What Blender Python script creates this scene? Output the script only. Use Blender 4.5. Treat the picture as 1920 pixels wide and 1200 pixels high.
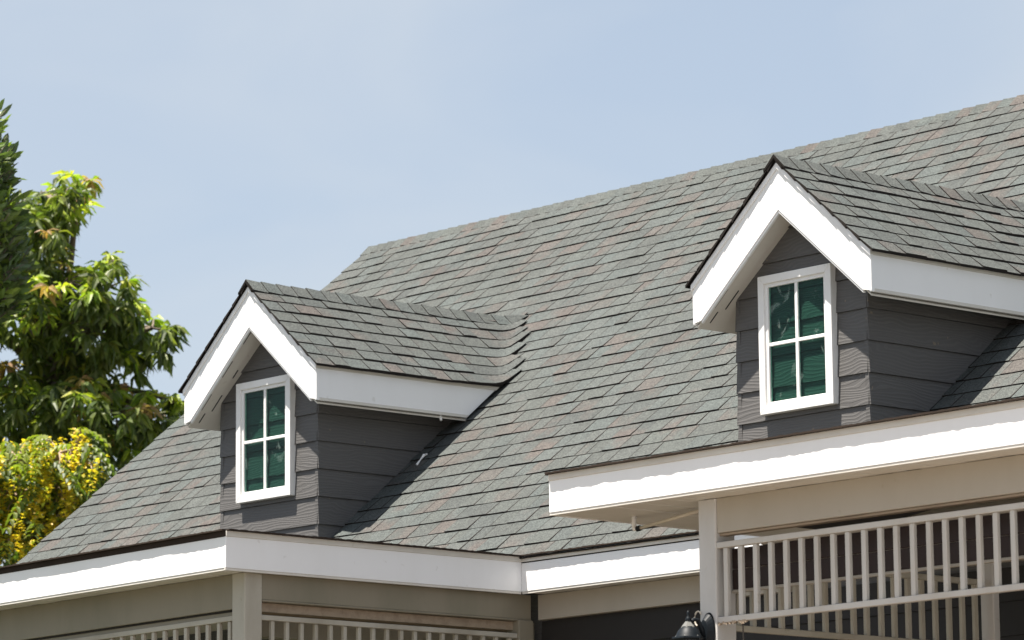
import bpy, math, random
from math import sin, cos, tan, radians, pi, sqrt
from mathutils import Vector
R = random.Random(11)
# ------------------------------------------------------------------ units: modelled in survey units, scaled to metres
S = 0.76
Z0 = 3.876
def W(v): return Vector((v[0]*S, v[1]*S, v[2]*S+Z0))
scene = bpy.context.scene
COL = scene.collection
for o in list(bpy.data.objects): bpy.data.objects.remove(o)
# ------------------------------------------------------------------ camera
CAMP = Vector((21.6246, -16.6097, -2.9948))
YAW, PIT, ROL, FPX = .8426, .1719, -.0100, 7408.58
_fw = Vector((-sin(YAW)*cos(PIT), cos(YAW)*cos(PIT), sin(PIT)))
_rt = Vector((cos(YAW), sin(YAW), 0)); _up = _rt.cross(_fw)
_r2 = cos(ROL)*_rt + sin(ROL)*_up; _u2 = -sin(ROL)*_rt + cos(ROL)*_up
cam = bpy.data.cameras.new('camera'); camo = bpy.data.objects.new('camera', cam); COL.objects.link(camo)
cam.sensor_width = 36; cam.lens = 36*FPX/1920; cam.clip_start = .5; cam.clip_end = 6000
camo.location = W(CAMP)
from mathutils import Matrix
camo.rotation_euler = Matrix((_r2, _u2, -_fw)).transposed().to_euler()
cam.dof.use_dof = True; cam.dof.focus_distance = 21.; cam.dof.aperture_fstop = 6.5
scene.camera = camo
def project(v):
    d = Vector(v)-CAMP; z = d.dot(_fw)
    return 960+FPX*d.dot(_r2)/z, 600-FPX*d.dot(_u2)/z, z
def at(u, v, d):
    return CAMP + (_fw + (u-960)/FPX*_r2 - (v-600)/FPX*_u2)*d
# ------------------------------------------------------------------ sky, sun, exposure
SUN = Vector((-.112, -.325, 1.0)).normalized()      # towards the sun
SUN_EL = math.asin(SUN.z); SUN_AZ = math.atan2(SUN.x, SUN.y)
world = bpy.data.worlds.new('World'); scene.world = world; world.use_nodes = True
nt = world.node_tree; nt.nodes.clear()
out = nt.nodes.new('ShaderNodeOutputWorld'); bg = nt.nodes.new('ShaderNodeBackground'); bg.inputs[1].default_value = .057
sky = nt.nodes.new('ShaderNodeTexSky'); sky.sky_type = 'NISHITA'; sky.sun_disc = False
sky.sun_elevation = SUN_EL; sky.sun_rotation = SUN_AZ; sky.air_density = 1.0; sky.dust_density = 1.2; sky.ozone_density = 1.6; sky.altitude = 50
tc = nt.nodes.new('ShaderNodeTexCoord'); mp = nt.nodes.new('ShaderNodeMapping'); mp.inputs['Scale'].default_value = (6, 6, 12)
nz = nt.nodes.new('ShaderNodeTexNoise'); nz.inputs['Scale'].default_value = 1.4; nz.inputs['Detail'].default_value = 4; nz.inputs['Roughness'].default_value = .45; nz.inputs['Distortion'].default_value = .6
cr = nt.nodes.new('ShaderNodeValToRGB'); cr.color_ramp.elements[0].position = .36; cr.color_ramp.elements[1].position = .72
cr.color_ramp.elements[0].color = (.52, .52, .52, 1); cr.color_ramp.elements[1].color = (.80, .80, .80, 1)
mx = nt.nodes.new('ShaderNodeMixRGB'); mx.inputs[2].default_value = (4.45, 4.85, 5.3, 1)
L = nt.links.new
L(tc.outputs['Generated'], mp.inputs[0]); L(mp.outputs[0], nz.inputs[0]); L(nz.outputs['Fac'], cr.inputs[0])
L(cr.outputs[0], mx.inputs[0]); L(sky.outputs[0], mx.inputs[1]); L(mx.outputs[0], bg.inputs[0]); L(bg.outputs[0], out.inputs[0])
sl = bpy.data.lights.new('sun', 'SUN'); sl.energy = 5.0; sl.angle = radians(.53); sl.color = (1, .935, .85)
so = bpy.data.objects.new('sun', sl); COL.objects.link(so); so.rotation_euler = SUN.to_track_quat('Z', 'Y').to_euler(); so.location = (0, 0, 40)
scene.view_settings.view_transform = 'Standard'; scene.view_settings.look = 'None'
scene.view_settings.exposure = 1.4; scene.view_settings.gamma = 1
# ------------------------------------------------------------------ materials
def mat(name):
    m = bpy.data.materials.new(name); m.use_nodes = True; t = m.node_tree
    return m, t, t.nodes['Principled BSDF']
def N(t, kind, **kw):
    n = t.nodes.new(kind)
    for k, v in kw.items():
        if k in n.inputs: n.inputs[k].default_value = v
        else: setattr(n, k, v)
    return n
def coords(t, scale=(1, 1, 1), loc=(0, 0, 0)):
    c = t.nodes.new('ShaderNodeTexCoord'); m = N(t, 'ShaderNodeMapping'); m.inputs['Scale'].default_value = scale; m.inputs['Location'].default_value = loc
    t.links.new(c.outputs['Object'], m.inputs[0]); return m.outputs[0]
def ramp(t, src, stops):
    r = t.nodes.new('ShaderNodeValToRGB'); e = r.color_ramp.elements
    while len(e) < len(stops): e.new(.5)
    for i, (p, c) in enumerate(stops): e[i].position = p; e[i].color = (*c, 1) if len(c) == 3 else c
    t.links.new(src, r.inputs[0]); return r.outputs[0]
def mixc(t, fac, a, b, mode='MIX'):
    m = t.nodes.new('ShaderNodeMixRGB'); m.blend_type = mode
    for i, v in ((0, fac), (1, a), (2, b)):
        if isinstance(v, (int, float)): m.inputs[i].default_value = v
        elif isinstance(v, tuple): m.inputs[i].default_value = (*v, 1)
        else: t.links.new(v, m.inputs[i])
    return m.outputs[0]
def painted(name, col, dirt, amount=.25, rough=.5, bump=.15, streak=(2, 2, .6)):
    m, t, b = mat(name)
    n1 = N(t, 'ShaderNodeTexNoise', Scale=1.3, Detail=6., Roughness=.62); t.links.new(coords(t, streak), n1.inputs[0])
    n2 = N(t, 'ShaderNodeTexNoise', Scale=38., Detail=3.); t.links.new(coords(t, (1, 1, 1)), n2.inputs[0])
    f = ramp(t, n1.outputs['Fac'], [(.45, (0, 0, 0)), (.8, (amount,)*3)])
    c = mixc(t, f, col, dirt)
    # sparse small specks of grime
    n3 = N(t, 'ShaderNodeTexNoise', Scale=17., Detail=2.); t.links.new(coords(t, (1, 1, 1), (3, 1, 7)), n3.inputs[0])
    f3 = ramp(t, n3.outputs['Fac'], [(.70, (0, 0, 0)), (.76, (.35,)*3)])
    c = mixc(t, f3, c, dirt)
    t.links.new(c, b.inputs['Base Color']); b.inputs['Roughness'].default_value = rough
    bp = N(t, 'ShaderNodeBump', Strength=bump, Distance=.004); t.links.new(n2.outputs['Fac'], bp.inputs['Height']); t.links.new(bp.outputs[0], b.inputs['Normal'])
    return m
M = {}
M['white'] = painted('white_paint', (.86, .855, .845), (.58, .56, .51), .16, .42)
M['window_white'] = painted('window_white_paint', (.80, .79, .77), (.5, .47, .42), .3, .4)
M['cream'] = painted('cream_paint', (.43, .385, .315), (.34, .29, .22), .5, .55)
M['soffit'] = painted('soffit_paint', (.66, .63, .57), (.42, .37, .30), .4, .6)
M['shaded_mildew'] = painted('shaded_mildewed_paint', (.25, .22, .16), (.16, .15, .10), .7, .6)  # mildewed paint, darkened further so the colour carries the left porch's shade
M['post'] = painted('post_paint', (.56, .545, .52), (.36, .32, .26), .5, .5)
M['rail'] = painted('rail_paint', (.55, .525, .48), (.36, .30, .22), .6, .5)
M['shaded_rail'] = painted('shaded_rail_paint', (.43, .40, .33), (.22, .18, .12), .7, .55)  # darker copy of the rail paint, with porch shade put into the colour
M['worn'] = painted('worn_wood', (.36, .28, .20), (.18, .13, .09), .8, .8, .5, (2, 14, 14))
M['brown'] = painted('brown_board', (.030, .014, .010), (.014, .008, .006), .6, .55)
M['dark'] = painted('dark_boards_and_shade', (.014, .011, .009), (.022, .017, .013), .5, .8)
M['pvc'] = painted('pvc', (.62, .56, .46), (.35, .26, .16), .6, .45)
# wood-grain fibre cement siding
def siding():
    m, t, b = mat('charcoal_siding')
    c = t.nodes.new('ShaderNodeTexCoord'); sx = t.nodes.new('ShaderNodeSeparateXYZ'); t.links.new(c.outputs['Object'], sx.inputs[0])
    ad = N(t, 'ShaderNodeMath', operation='ADD'); t.links.new(sx.outputs[0], ad.inputs[0]); t.links.new(sx.outputs[1], ad.inputs[1])
    cb = t.nodes.new('ShaderNodeCombineXYZ'); t.links.new(ad.outputs[0], cb.inputs[0]); t.links.new(sx.outputs[2], cb.inputs[2])
    mp = N(t, 'ShaderNodeMapping'); mp.inputs['Scale'].default_value = (1.0, 1, 2.6); t.links.new(cb.outputs[0], mp.inputs[0])
    n = N(t, 'ShaderNodeTexNoise', Scale=2.6, Detail=1.5, Roughness=.4, Distortion=.7); t.links.new(mp.outputs[0], n.inputs[0])
    mu = N(t, 'ShaderNodeMath', operation='MULTIPLY'); mu.inputs[1].default_value = 13.; t.links.new(n.outputs['Fac'], mu.inputs[0])
    az = N(t, 'ShaderNodeMath', operation='MULTIPLY'); az.inputs[1].default_value = 110.; t.links.new(sx.outputs[2], az.inputs[0])
    ad2 = N(t, 'ShaderNodeMath', operation='ADD'); t.links.new(mu.outputs[0], ad2.inputs[0]); t.links.new(az.outputs[0], ad2.inputs[1])
    sn = N(t, 'ShaderNodeMath', operation='SINE'); m6 = N(t, 'ShaderNodeMath', operation='MULTIPLY'); m6.inputs[1].default_value = 3.0
    t.links.new(ad2.outputs[0], m6.inputs[0]); t.links.new(m6.outputs[0], sn.inputs[0])
    gro = ramp(t, sn.outputs[0], [(.0, (0, 0, 0)), (.5, (1, 1, 1))])
    n2 = N(t, 'ShaderNodeTexNoise', Scale=30., Detail=3.); t.links.new(mp.outputs[0], n2.inputs[0])
    n4 = N(t, 'ShaderNodeTexNoise', Scale=1.1, Detail=4.); t.links.new(c.outputs['Object'], n4.inputs[0])
    col = mixc(t, n4.outputs['Fac'], (.094, .090, .087), (.108, .103, .099))
    col = mixc(t, gro, mixc(t, .2, col, (.04, .038, .037)), col)
    n5 = N(t, 'ShaderNodeTexNoise', Scale=26., Detail=1.); t.links.new(c.outputs['Object'], n5.inputs[0])
    col = mixc(t, ramp(t, n5.outputs['Fac'], [(.76, (0, 0, 0)), (.79, (.7,)*3)]), col, (.22, .17, .12))
    t.links.new(col, b.inputs['Base Color']); b.inputs['Roughness'].default_value = .58
    hh = mixc(t, .12, gro, n2.outputs['Fac'])
    bp = N(t, 'ShaderNodeBump', Strength=.4, Distance=.003); t.links.new(hh, bp.inputs['Height']); t.links.new(bp.outputs[0], b.inputs['Normal'])
    return m
M['siding'] = siding()
def shingle_mat():
    m, t, b = mat('asphalt_shingle')
    a = N(t, 'ShaderNodeAttribute', attribute_name='tone'); sp = t.nodes.new('ShaderNodeSeparateColor'); t.links.new(a.outputs['Color'], sp.inputs[0])
    base = ramp(t, sp.outputs[0], [(0, (.073, .080, .076)), (.3, (.066, .071, .068)), (.55, (.076, .082, .079)), (.78, (.071, .081, .079)), (1, (.062, .067, .065))])
    pink = ramp(t, sp.outputs[2], [(0, (.085, .074, .068)), (1, (.088, .070, .064))])
    nb = N(t, 'ShaderNodeTexNoise', Scale=5.5, Detail=2.); t.links.new(coords(t, (1, .8, .8)), nb.inputs[0])
    # blend blotch: green channel = how far the pink blend reaches over this tab
    ad = N(t, 'ShaderNodeMath', operation='ADD'); t.links.new(sp.outputs[1], ad.inputs[0]); t.links.new(nb.outputs['Fac'], ad.inputs[1])
    pf = ramp(t, ad.outputs[0], [(.0, (0, 0, 0)), (.80, (0, 0, 0)), (1.08, (.62,)*3)])
    c = mixc(t, pf, base, pink)
    n4 = N(t, 'ShaderNodeTexNoise', Scale=2.2, Detail=5., Roughness=.6); t.links.new(coords(t), n4.inputs[0])
    c = mixc(t, .55, c, ramp(t, n4.outputs['Fac'], [(.3, (.42,)*3), (.7, (.57,)*3)]), 'OVERLAY')
    g = N(t, 'ShaderNodeTexVoronoi', Scale=165.); t.links.new(coords(t), g.inputs[0])
    gs = t.nodes.new('ShaderNodeSeparateColor'); t.links.new(g.outputs['Color'], gs.inputs[0])
    gr = ramp(t, gs.outputs[0], [(0, (.20,)*3), (.5, (.5,)*3), (1, (.86, .86, .82))])
    c = mixc(t, .62, c, gr, 'OVERLAY')
    t.links.new(c, b.inputs['Base Color']); b.inputs['Roughness'].default_value = .92; b.inputs['Specular IOR Level'].default_value = .2
    bp = N(t, 'ShaderNodeBump', Strength=.5, Distance=.002); t.links.new(gs.outputs[1], bp.inputs['Height']); t.links.new(bp.outputs[0], b.inputs['Normal'])
    return m
M['shingle'] = shingle_mat()
def plain(name, col, rough=.8, spec=.3, metal=0.):
    m, t, b = mat(name)
    n = N(t, 'ShaderNodeTexNoise', Scale=9., Detail=5.); t.links.new(coords(t), n.inputs[0])
    c = mixc(t, n.outputs['Fac'], tuple(x*.7 for x in col), tuple(min(1, x*1.3) for x in col))
    t.links.new(c, b.inputs['Base Color']); b.inputs['Roughness'].default_value = rough; b.inputs['Specular IOR Level'].default_value = spec; b.inputs['Metallic'].default_value = metal
    return m
M['edge'] = plain('shingle_cut_edge', (.022, .019, .017), .95, .1)
M['underlay'] = plain('roof_underlay', (.03, .03, .028), .95, .1)
M['starter'] = plain('weathered_starter_strip', (.040, .030, .024), .95, .1)
M['lantern'] = plain('blue_black_metal', (.006, .009, .012), .5, .2)
M['slot'] = plain('slot_dark', (.01, .01, .01), .95, .1)
M['gutter'] = plain('wire', (.09, .08, .07), .6)
M['ground'] = painted('paving', (.13, .095, .068), (.09, .07, .05), .8, .9, .4, (1, 1, 1))
M['lawn'] = painted('lawn', (.035, .042, .02), (.025, .03, .015), .8, .9, .4, (1, 1, 1))
M['bounce_concrete'] = painted('bounce_concrete', (.48, .47, .45), (.24, .23, .21), .8, .9, .4, (1, 1, 1))
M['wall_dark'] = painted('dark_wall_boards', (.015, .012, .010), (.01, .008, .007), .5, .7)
M['bark'] = painted('bark', (.17, .135, .10), (.07, .055, .04), .8, .9, .6, (3, 3, 1))
M['pale_twig'] = plain('pale_twig', (.30, .22, .15), .85)
def glass():
    m = bpy.data.materials.new('green_window_film'); m.use_nodes = True; t = m.node_tree; t.nodes.clear()
    o = t.nodes.new('ShaderNodeOutputMaterial'); tr = t.nodes.new('ShaderNodeBsdfTransparent'); tr.inputs[0].default_value = (.57, .78, .72, 1)
    gl = t.nodes.new('ShaderNodeBsdfGlossy'); gl.inputs['Roughness'].default_value = .03
    df = t.nodes.new('ShaderNodeBsdfDiffuse'); df.inputs[0].default_value = (.55, .62, .58, 1)
    fr = t.nodes.new('ShaderNodeLayerWeight'); fr.inputs[0].default_value = .22
    n = N(t, 'ShaderNodeTexNoise', Scale=11., Detail=4., Distortion=1.2); t.links.new(coords(t, (1, 1, .6)), n.inputs[0])
    r = ramp(t, n.outputs['Fac'], [(.62, (0, 0, 0)), (.76, (.22,)*3)])
    bf = t.nodes.new('ShaderNodeNewGeometry'); iv = N(t, 'ShaderNodeMath', operation='SUBTRACT'); iv.inputs[0].default_value = 1.; fm = N(t, 'ShaderNodeMath', operation='MULTIPLY')
    m1 = t.nodes.new('ShaderNodeMixShader'); m2 = t.nodes.new('ShaderNodeMixShader')
    t.links.new(fr.outputs['Fresnel'], fm.inputs[0]); t.links.new(bf.outputs['Backfacing'], iv.inputs[1]); t.links.new(iv.outputs[0], fm.inputs[1]); t.links.new(fm.outputs[0], m1.inputs[0]); t.links.new(tr.outputs[0], m1.inputs[1]); t.links.new(gl.outputs[0], m1.inputs[2])
    t.links.new(r, m2.inputs[0]); t.links.new(m1.outputs[0], m2.inputs[1]); t.links.new(df.outputs[0], m2.inputs[2])
    t.links.new(m2.outputs[0], o.inputs[0]); return m
M['glass'] = glass()
def frosted():
    m, t, b = mat('frosted_lamp_glass'); b.inputs['Base Color'].default_value = (.15, .15, .14, 1); b.inputs['Roughness'].default_value = .35
    return m
M['frosted'] = frosted()
def leaf_mat(name, gloss=.45, trans=.35):
    m = bpy.data.materials.new(name); m.use_nodes = True; t = m.node_tree; b = t.nodes['Principled BSDF']; o = t.nodes['Material Output']
    a = N(t, 'ShaderNodeAttribute', attribute_name='tone')
    t.links.new(a.outputs['Color'], b.inputs['Base Color']); b.inputs['Roughness'].default_value = gloss; b.inputs['Specular IOR Level'].default_value = .4
    tl = t.nodes.new('ShaderNodeBsdfTranslucent')
    c2 = mixc(t, 1., a.outputs['Color'], (1.7, 2.0, .7), 'MULTIPLY'); t.links.new(c2, tl.inputs[0])
    mx = t.nodes.new('ShaderNodeMixShader'); mx.inputs[0].default_value = trans
    t.links.new(b.outputs[0], mx.inputs[1]); t.links.new(tl.outputs[0], mx.inputs[2]); t.links.new(mx.outputs[0], o.inputs[0]); return m
M['leaf'] = leaf_mat('leaf_green'); M['leaf_near'] = leaf_mat('glossy_leaf', .38, .22)
# ------------------------------------------------------------------ mesh helpers
class MB:
    def __init__(s): s.v = []; s.f = []; s.m = []; s.t = []
    def poly(s, pts, mi=0, tone=(0, 0, 0)):
        n = len(s.v); s.v += [tuple(p) for p in pts]; s.f.append(tuple(range(n, n+len(pts)))); s.m.append(mi); s.t.append(tone)
    def faces(s, vs, fs, mi=0, tone=(0, 0, 0)):
        n = len(s.v); s.v += [tuple(p) for p in vs]
        for i, f in enumerate(fs):
            s.f.append(tuple(n+k for k in f)); s.m.append(mi[i] if isinstance(mi, (list, tuple)) else mi); s.t.append(tone)
    def box(s, x0, x1, y0, y1, z0, z1, mi=0, tone=(0, 0, 0)):
        vs = [(x, y, z) for z in (z0, z1) for y in (y0, y1) for x in (x0, x1)]
        s.faces(vs, [(0, 2, 3, 1), (4, 5, 7, 6), (0, 1, 5, 4), (2, 6, 7, 3), (0, 4, 6, 2), (1, 3, 7, 5)], mi, tone)
    def prism(s, a, b, mi=0):           # two matching outlines, a in front
        n = len(a); s.faces(list(a)+list(b), [tuple(range(n)), tuple(range(2*n-1, n-1, -1))] + [(i, i+n, (i+1) % n+n, (i+1) % n) for i in range(n)], mi)
    def tube(s, pts, rad, seg=8, mi=0, cap=True, tone=(0, 0, 0)):
        pts = [Vector(p) for p in pts]; n0 = len(s.v); k = len(pts)
        for i, p in enumerate(pts):
            d = (pts[min(i+1, k-1)]-pts[max(i-1, 0)]).normalized()
            a = d.orthogonal().normalized() if abs(d.z) > .95 else d.cross(Vector((0, 0, 1))).normalized()
            b = d.cross(a); r = rad[i] if isinstance(rad, (list, tuple)) else rad
            for j in range(seg):
                th = 2*pi*j/seg; s.v.append(tuple(p+a*cos(th)*r+b*sin(th)*r))
        for i in range(k-1):
            for j in range(seg):
                s.f.append((n0+i*seg+j, n0+i*seg+(j+1) % seg, n0+(i+1)*seg+(j+1) % seg, n0+(i+1)*seg+j)); s.m.append(mi); s.t.append(tone)
        if cap:
            s.f.append(tuple(n0+j for j in range(seg))[::-1]); s.m.append(mi); s.t.append(tone)
            s.f.append(tuple(n0+(k-1)*seg+j for j in range(seg))); s.m.append(mi); s.t.append(tone)
    def lathe(s, c, prof, seg=24, mi=0, squash=1.):
        n0 = len(s.v)
        for r, z in prof:
            for j in range(seg):
                th = 2*pi*j/seg; s.v.append((c[0]+r*cos(th), c[1]+r*sin(th)*squash, c[2]+z))
        for i in range(len(prof)-1):
            for j in range(seg):
                s.f.append((n0+i*seg+j, n0+i*seg+(j+1) % seg, n0+(i+1)*seg+(j+1) % seg, n0+(i+1)*seg+j))
                s.m.append(mi(j) if callable(mi) else mi); s.t.append((0, 0, 0))
    def mesh(s, name, mats, origin=None, tones=False):
        me = bpy.data.meshes.new(name); o = W(origin) if origin is not None else Vector((0, 0, 0))
        me.from_pydata([W(v)-o for v in s.v], [], s.f)
        for k in mats: me.materials.append(M[k])
        me.polygons.foreach_set('material_index', s.m)
        if tones:
            at_ = me.color_attributes.new('tone', 'FLOAT_COLOR', 'CORNER'); buf = []
            for p, t in zip(me.polygons, s.t): buf += [t[0], t[1], t[2], 1.]*p.loop_total
            at_.data.foreach_set('color', buf)
        me.update(); return me
    def build(s, name, mats, parent=None, tones=False, smooth=False, bevel=0, kind=None):
        mats = mats if isinstance(mats, (list, tuple)) else [mats]
        me = s.mesh(name, mats, None, tones)
        if smooth: me.polygons.foreach_set('use_smooth', [True]*len(me.polygons))
        o = bpy.data.objects.new(name, me); COL.objects.link(o)
        if parent: o.parent = parent; o.matrix_parent_inverse = pinv(parent)
        if bevel:
            b = o.modifiers.new('bevel', 'BEVEL'); b.width = bevel; b.segments = 2; b.limit_method = 'ANGLE'
        if kind: o['kind'] = kind
        return o
def pinv(p):
    m = Matrix.Identity(4)
    while p: m = Matrix.Translation(p.location) @ m; p = p.parent
    return m.inverted()
def empty(name, loc=None, parent=None, label=None, cat=None, group=None):
    o = bpy.data.objects.new(name, None); COL.objects.link(o); o.empty_display_size = .2
    if loc is not None: o.location = W(loc)
    if parent: o.parent = parent; o.location = (0, 0, 0)
    if label: o['label'] = label
    if cat: o['category'] = cat
    if group: o['group'] = group
    return o
def box(name, m, parent, *a, bevel=.003):
    b = MB(); b.box(*a); return b.build(name, m, parent, bevel=bevel)
def clip(poly, a, b, c):             # keep a*x+b*y+c >= 0
    res = []
    for i, p in enumerate(poly):
        q = poly[(i+1) % len(poly)]; dp = a*p[0]+b*p[1]+c; dq = a*q[0]+b*q[1]+c
        if dp >= 0: res.append(p)
        if dp*dq < 0: t = dp/(dp-dq); res.append((p[0]+(q[0]-p[0])*t, p[1]+(q[1]-p[1])*t))
    return res
# ------------------------------------------------------------------ key dimensions
D = 2.7412; H2 = .269; ZR = 4.3369; YR = 7.6967; XL = -7.70; XR = 12.5
TP = (ZR-H2)/(YR-D); PA = math.atan(TP)
def zmain(y): return H2+(y-D)*TP
def ymain(z): return D+(z-H2)/TP
GZ = -5.1
# ------------------------------------------------------------------ setting: ground
g = MB(); g.box(-400, 400, -400, 400, GZ-.5, GZ); go = g.build('ground', 'ground'); go['kind'] = 'structure'
lw = MB(); lw.box(-120, 1.5, -60, 200, GZ-.02, GZ+.03); lo = lw.build('lawn', 'lawn'); lo['kind'] = 'structure'
dw = MB(); dw.box(14, 70, -60, 60, GZ-.02, GZ+.04); do_ = dw.build('added_bounce_slab', 'bounce_concrete'); do_['kind'] = 'structure'  # unseen pale slab, added to bounce sunlight onto the right-facing white boards
# ------------------------------------------------------------------ house
house = empty('house', (0, 0, GZ), label='white trimmed house with a grey shingle roof, two gabled dormers and a railed porch', cat='house')
FIELD = MB()                       # shingles past the 300 largest
TABS = []                          # (mesh builder, centre, parent) for every tab
def tone_pick():
    a = R.random(); r = R.random()
    gch = R.choice((.0, .0, .12, .22, .3)) if r < .82 else R.uniform(.34, .50)
    return (a, gch, R.random())
def add_tab(top, butt, tone, parent, extra=()):
    """top: grid rows of surface points [n][2] (butt edge, head edge) ; butt: matching points dropped to the deck."""
    b = MB(); n = len(top); vs = []; fs = []; mi = []
    for (p, q), r_ in zip(top, butt): vs += [p, q, r_]
    for i in range(n-1):
        k = 3*i; fs.append((k, k+3, k+4, k+1)); mi.append(0); fs.append((k+2, k+5, k+3, k)); mi.append(1)
    fs.append((2, 0, 1)); mi.append(1); k = 3*(n-1); fs.append((k+2, k+1, k)); mi.append(1)
    if n == 4: mi[2*(n-2)] = 1          # last, very narrow column: the dark cut between neighbouring tabs
    b.faces(vs, fs, mi, tone)
    c = Vector(top[n//2][0])*.5+Vector(top[n//2][1])*.5
    TABS.append((b, c, top, parent))
main_roof = MB()
ov = .03
main_roof.prism([(XL+.02, D, H2-.05), (XR, D, H2-.05), (XR, YR, ZR-.05), (XL+.02, YR, ZR-.05)], [(XL+.02, D, H2-.002), (XR, D, H2-.002), (XR, YR, ZR-.002), (XL+.02, YR, ZR-.002)])
main_roof.prism([(XL+.02, YR, ZR-.05), (XR, YR, ZR-.05), (XR, 2*YR-D, H2-.05), (XL+.02, 2*YR-D, H2-.05)], [(XL+.02, YR, ZR-.002), (XR, YR, ZR-.002), (XR, 2*YR-D, H2-.002), (XL+.02, 2*YR-D, H2-.002)])
roof = main_roof.build('main_roof', 'underlay', house)
nrm = Vector((0, -sin(PA), cos(PA))); sdir = Vector((0, cos(PA), sin(PA)))
DORM = [(-3.5255, 0., 0.), (2.5689, -.0449, .0094)]      # x of ridge, y and z shift of each dormer
Yd, Zd, zE, Wf, ww, yw0 = 2.9398, 2.844, 2.043, .872, .6331, 3.155
def P(x, s, h): v = Vector((x, D, H2))+sdir*s+nrm*h; return (v.x, v.y, v.z)
SL = sqrt((ZR-H2)**2+(YR-D)**2); EXP = SL/35.3
row = 0; s = -.03
while s < SL-.14:
    x = XL-.035+R.uniform(-.012, .012); first = True
    while x < 9.6:
        w = R.uniform(.13, .28)
        if R.random() < .1: w *= 1.3
        x1 = x+w; xm = (x+x1)/2; ym = P(xm, s+EXP/2, 0)[1]; zm = zmain(ym)
        hid = False
        for X0, dy, dz in DORM:
            if abs(xm-X0) < ww-.16 and yw0+.12 < ym < ymain(Zd-.15-abs(xm-X0)*.857): hid = True
        if not hid:
            h = .013+R.choice((-.002, 0, .002, .004, .006)); js = R.uniform(-.002, .002)
            gp = .0008; e = EXP+.045; js2 = R.uniform(-.004, .004)
            n = 4; top = []; but = []; wv = [R.uniform(-.0015, .0015) for _ in range(n)]; hv = [R.uniform(-.0012, .0016) for _ in range(n)]
            for i in range(n):
                xx = x+gp+(w-2*gp)*(0, .5, 1-.0075/(w-2*gp), 1)[i]; hq = -.004 if i == 3 else 0
                top.append((P(xx, s+js+wv[i], h+hv[i]+hq), P(xx, s+e, .004))); but.append(P(xx, s+js+wv[i]+.003, -.001))
            add_tab(top, but, tone_pick(), roof)
        x = x1
    s += EXP; row += 1
# ridge caps of the main roof
def caps(fn, n, parent, step, tonef=tone_pick):
    for i in range(n):
        a = i*step; b_ = a+step+.03
        m = MB(); w = .135+R.uniform(-.006, .006); h0 = .013+R.uniform(0, .004); h1 = .004
        vs = [fn(a, -w, h0), fn(a, 0, h0+.012), fn(a, w, h0), fn(b_, -w, h1), fn(b_, 0, h1+.012), fn(b_, w, h1), fn(a+.002, -w, 0), fn(a+.002, 0, .0), fn(a+.002, w, 0), fn(b_, -w, -.004), fn(b_, w, -.004)]
        m.faces(vs, [(0, 1, 4, 3), (1, 2, 5, 4), (6, 7, 1, 0), (7, 8, 2, 1), (9, 6, 0, 3), (8, 10, 5, 2)], [0, 0, 1, 1, 1, 1], tonef())
        m.build('ridge_cap', ['shingle', 'edge'], parent, tones=True)
def fmain(a, w, h):
    c, s_ = cos(PA), sin(PA); return (XL-.04+a, YR+w*c, ZR-abs(w)*s_+h+.004)
def capt():
    t = tone_pick(); return (t[0], .5 if R.random() < .16 else t[1]*.5, t[2])
caps(fmain, 64, roof, .15, capt)
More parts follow.
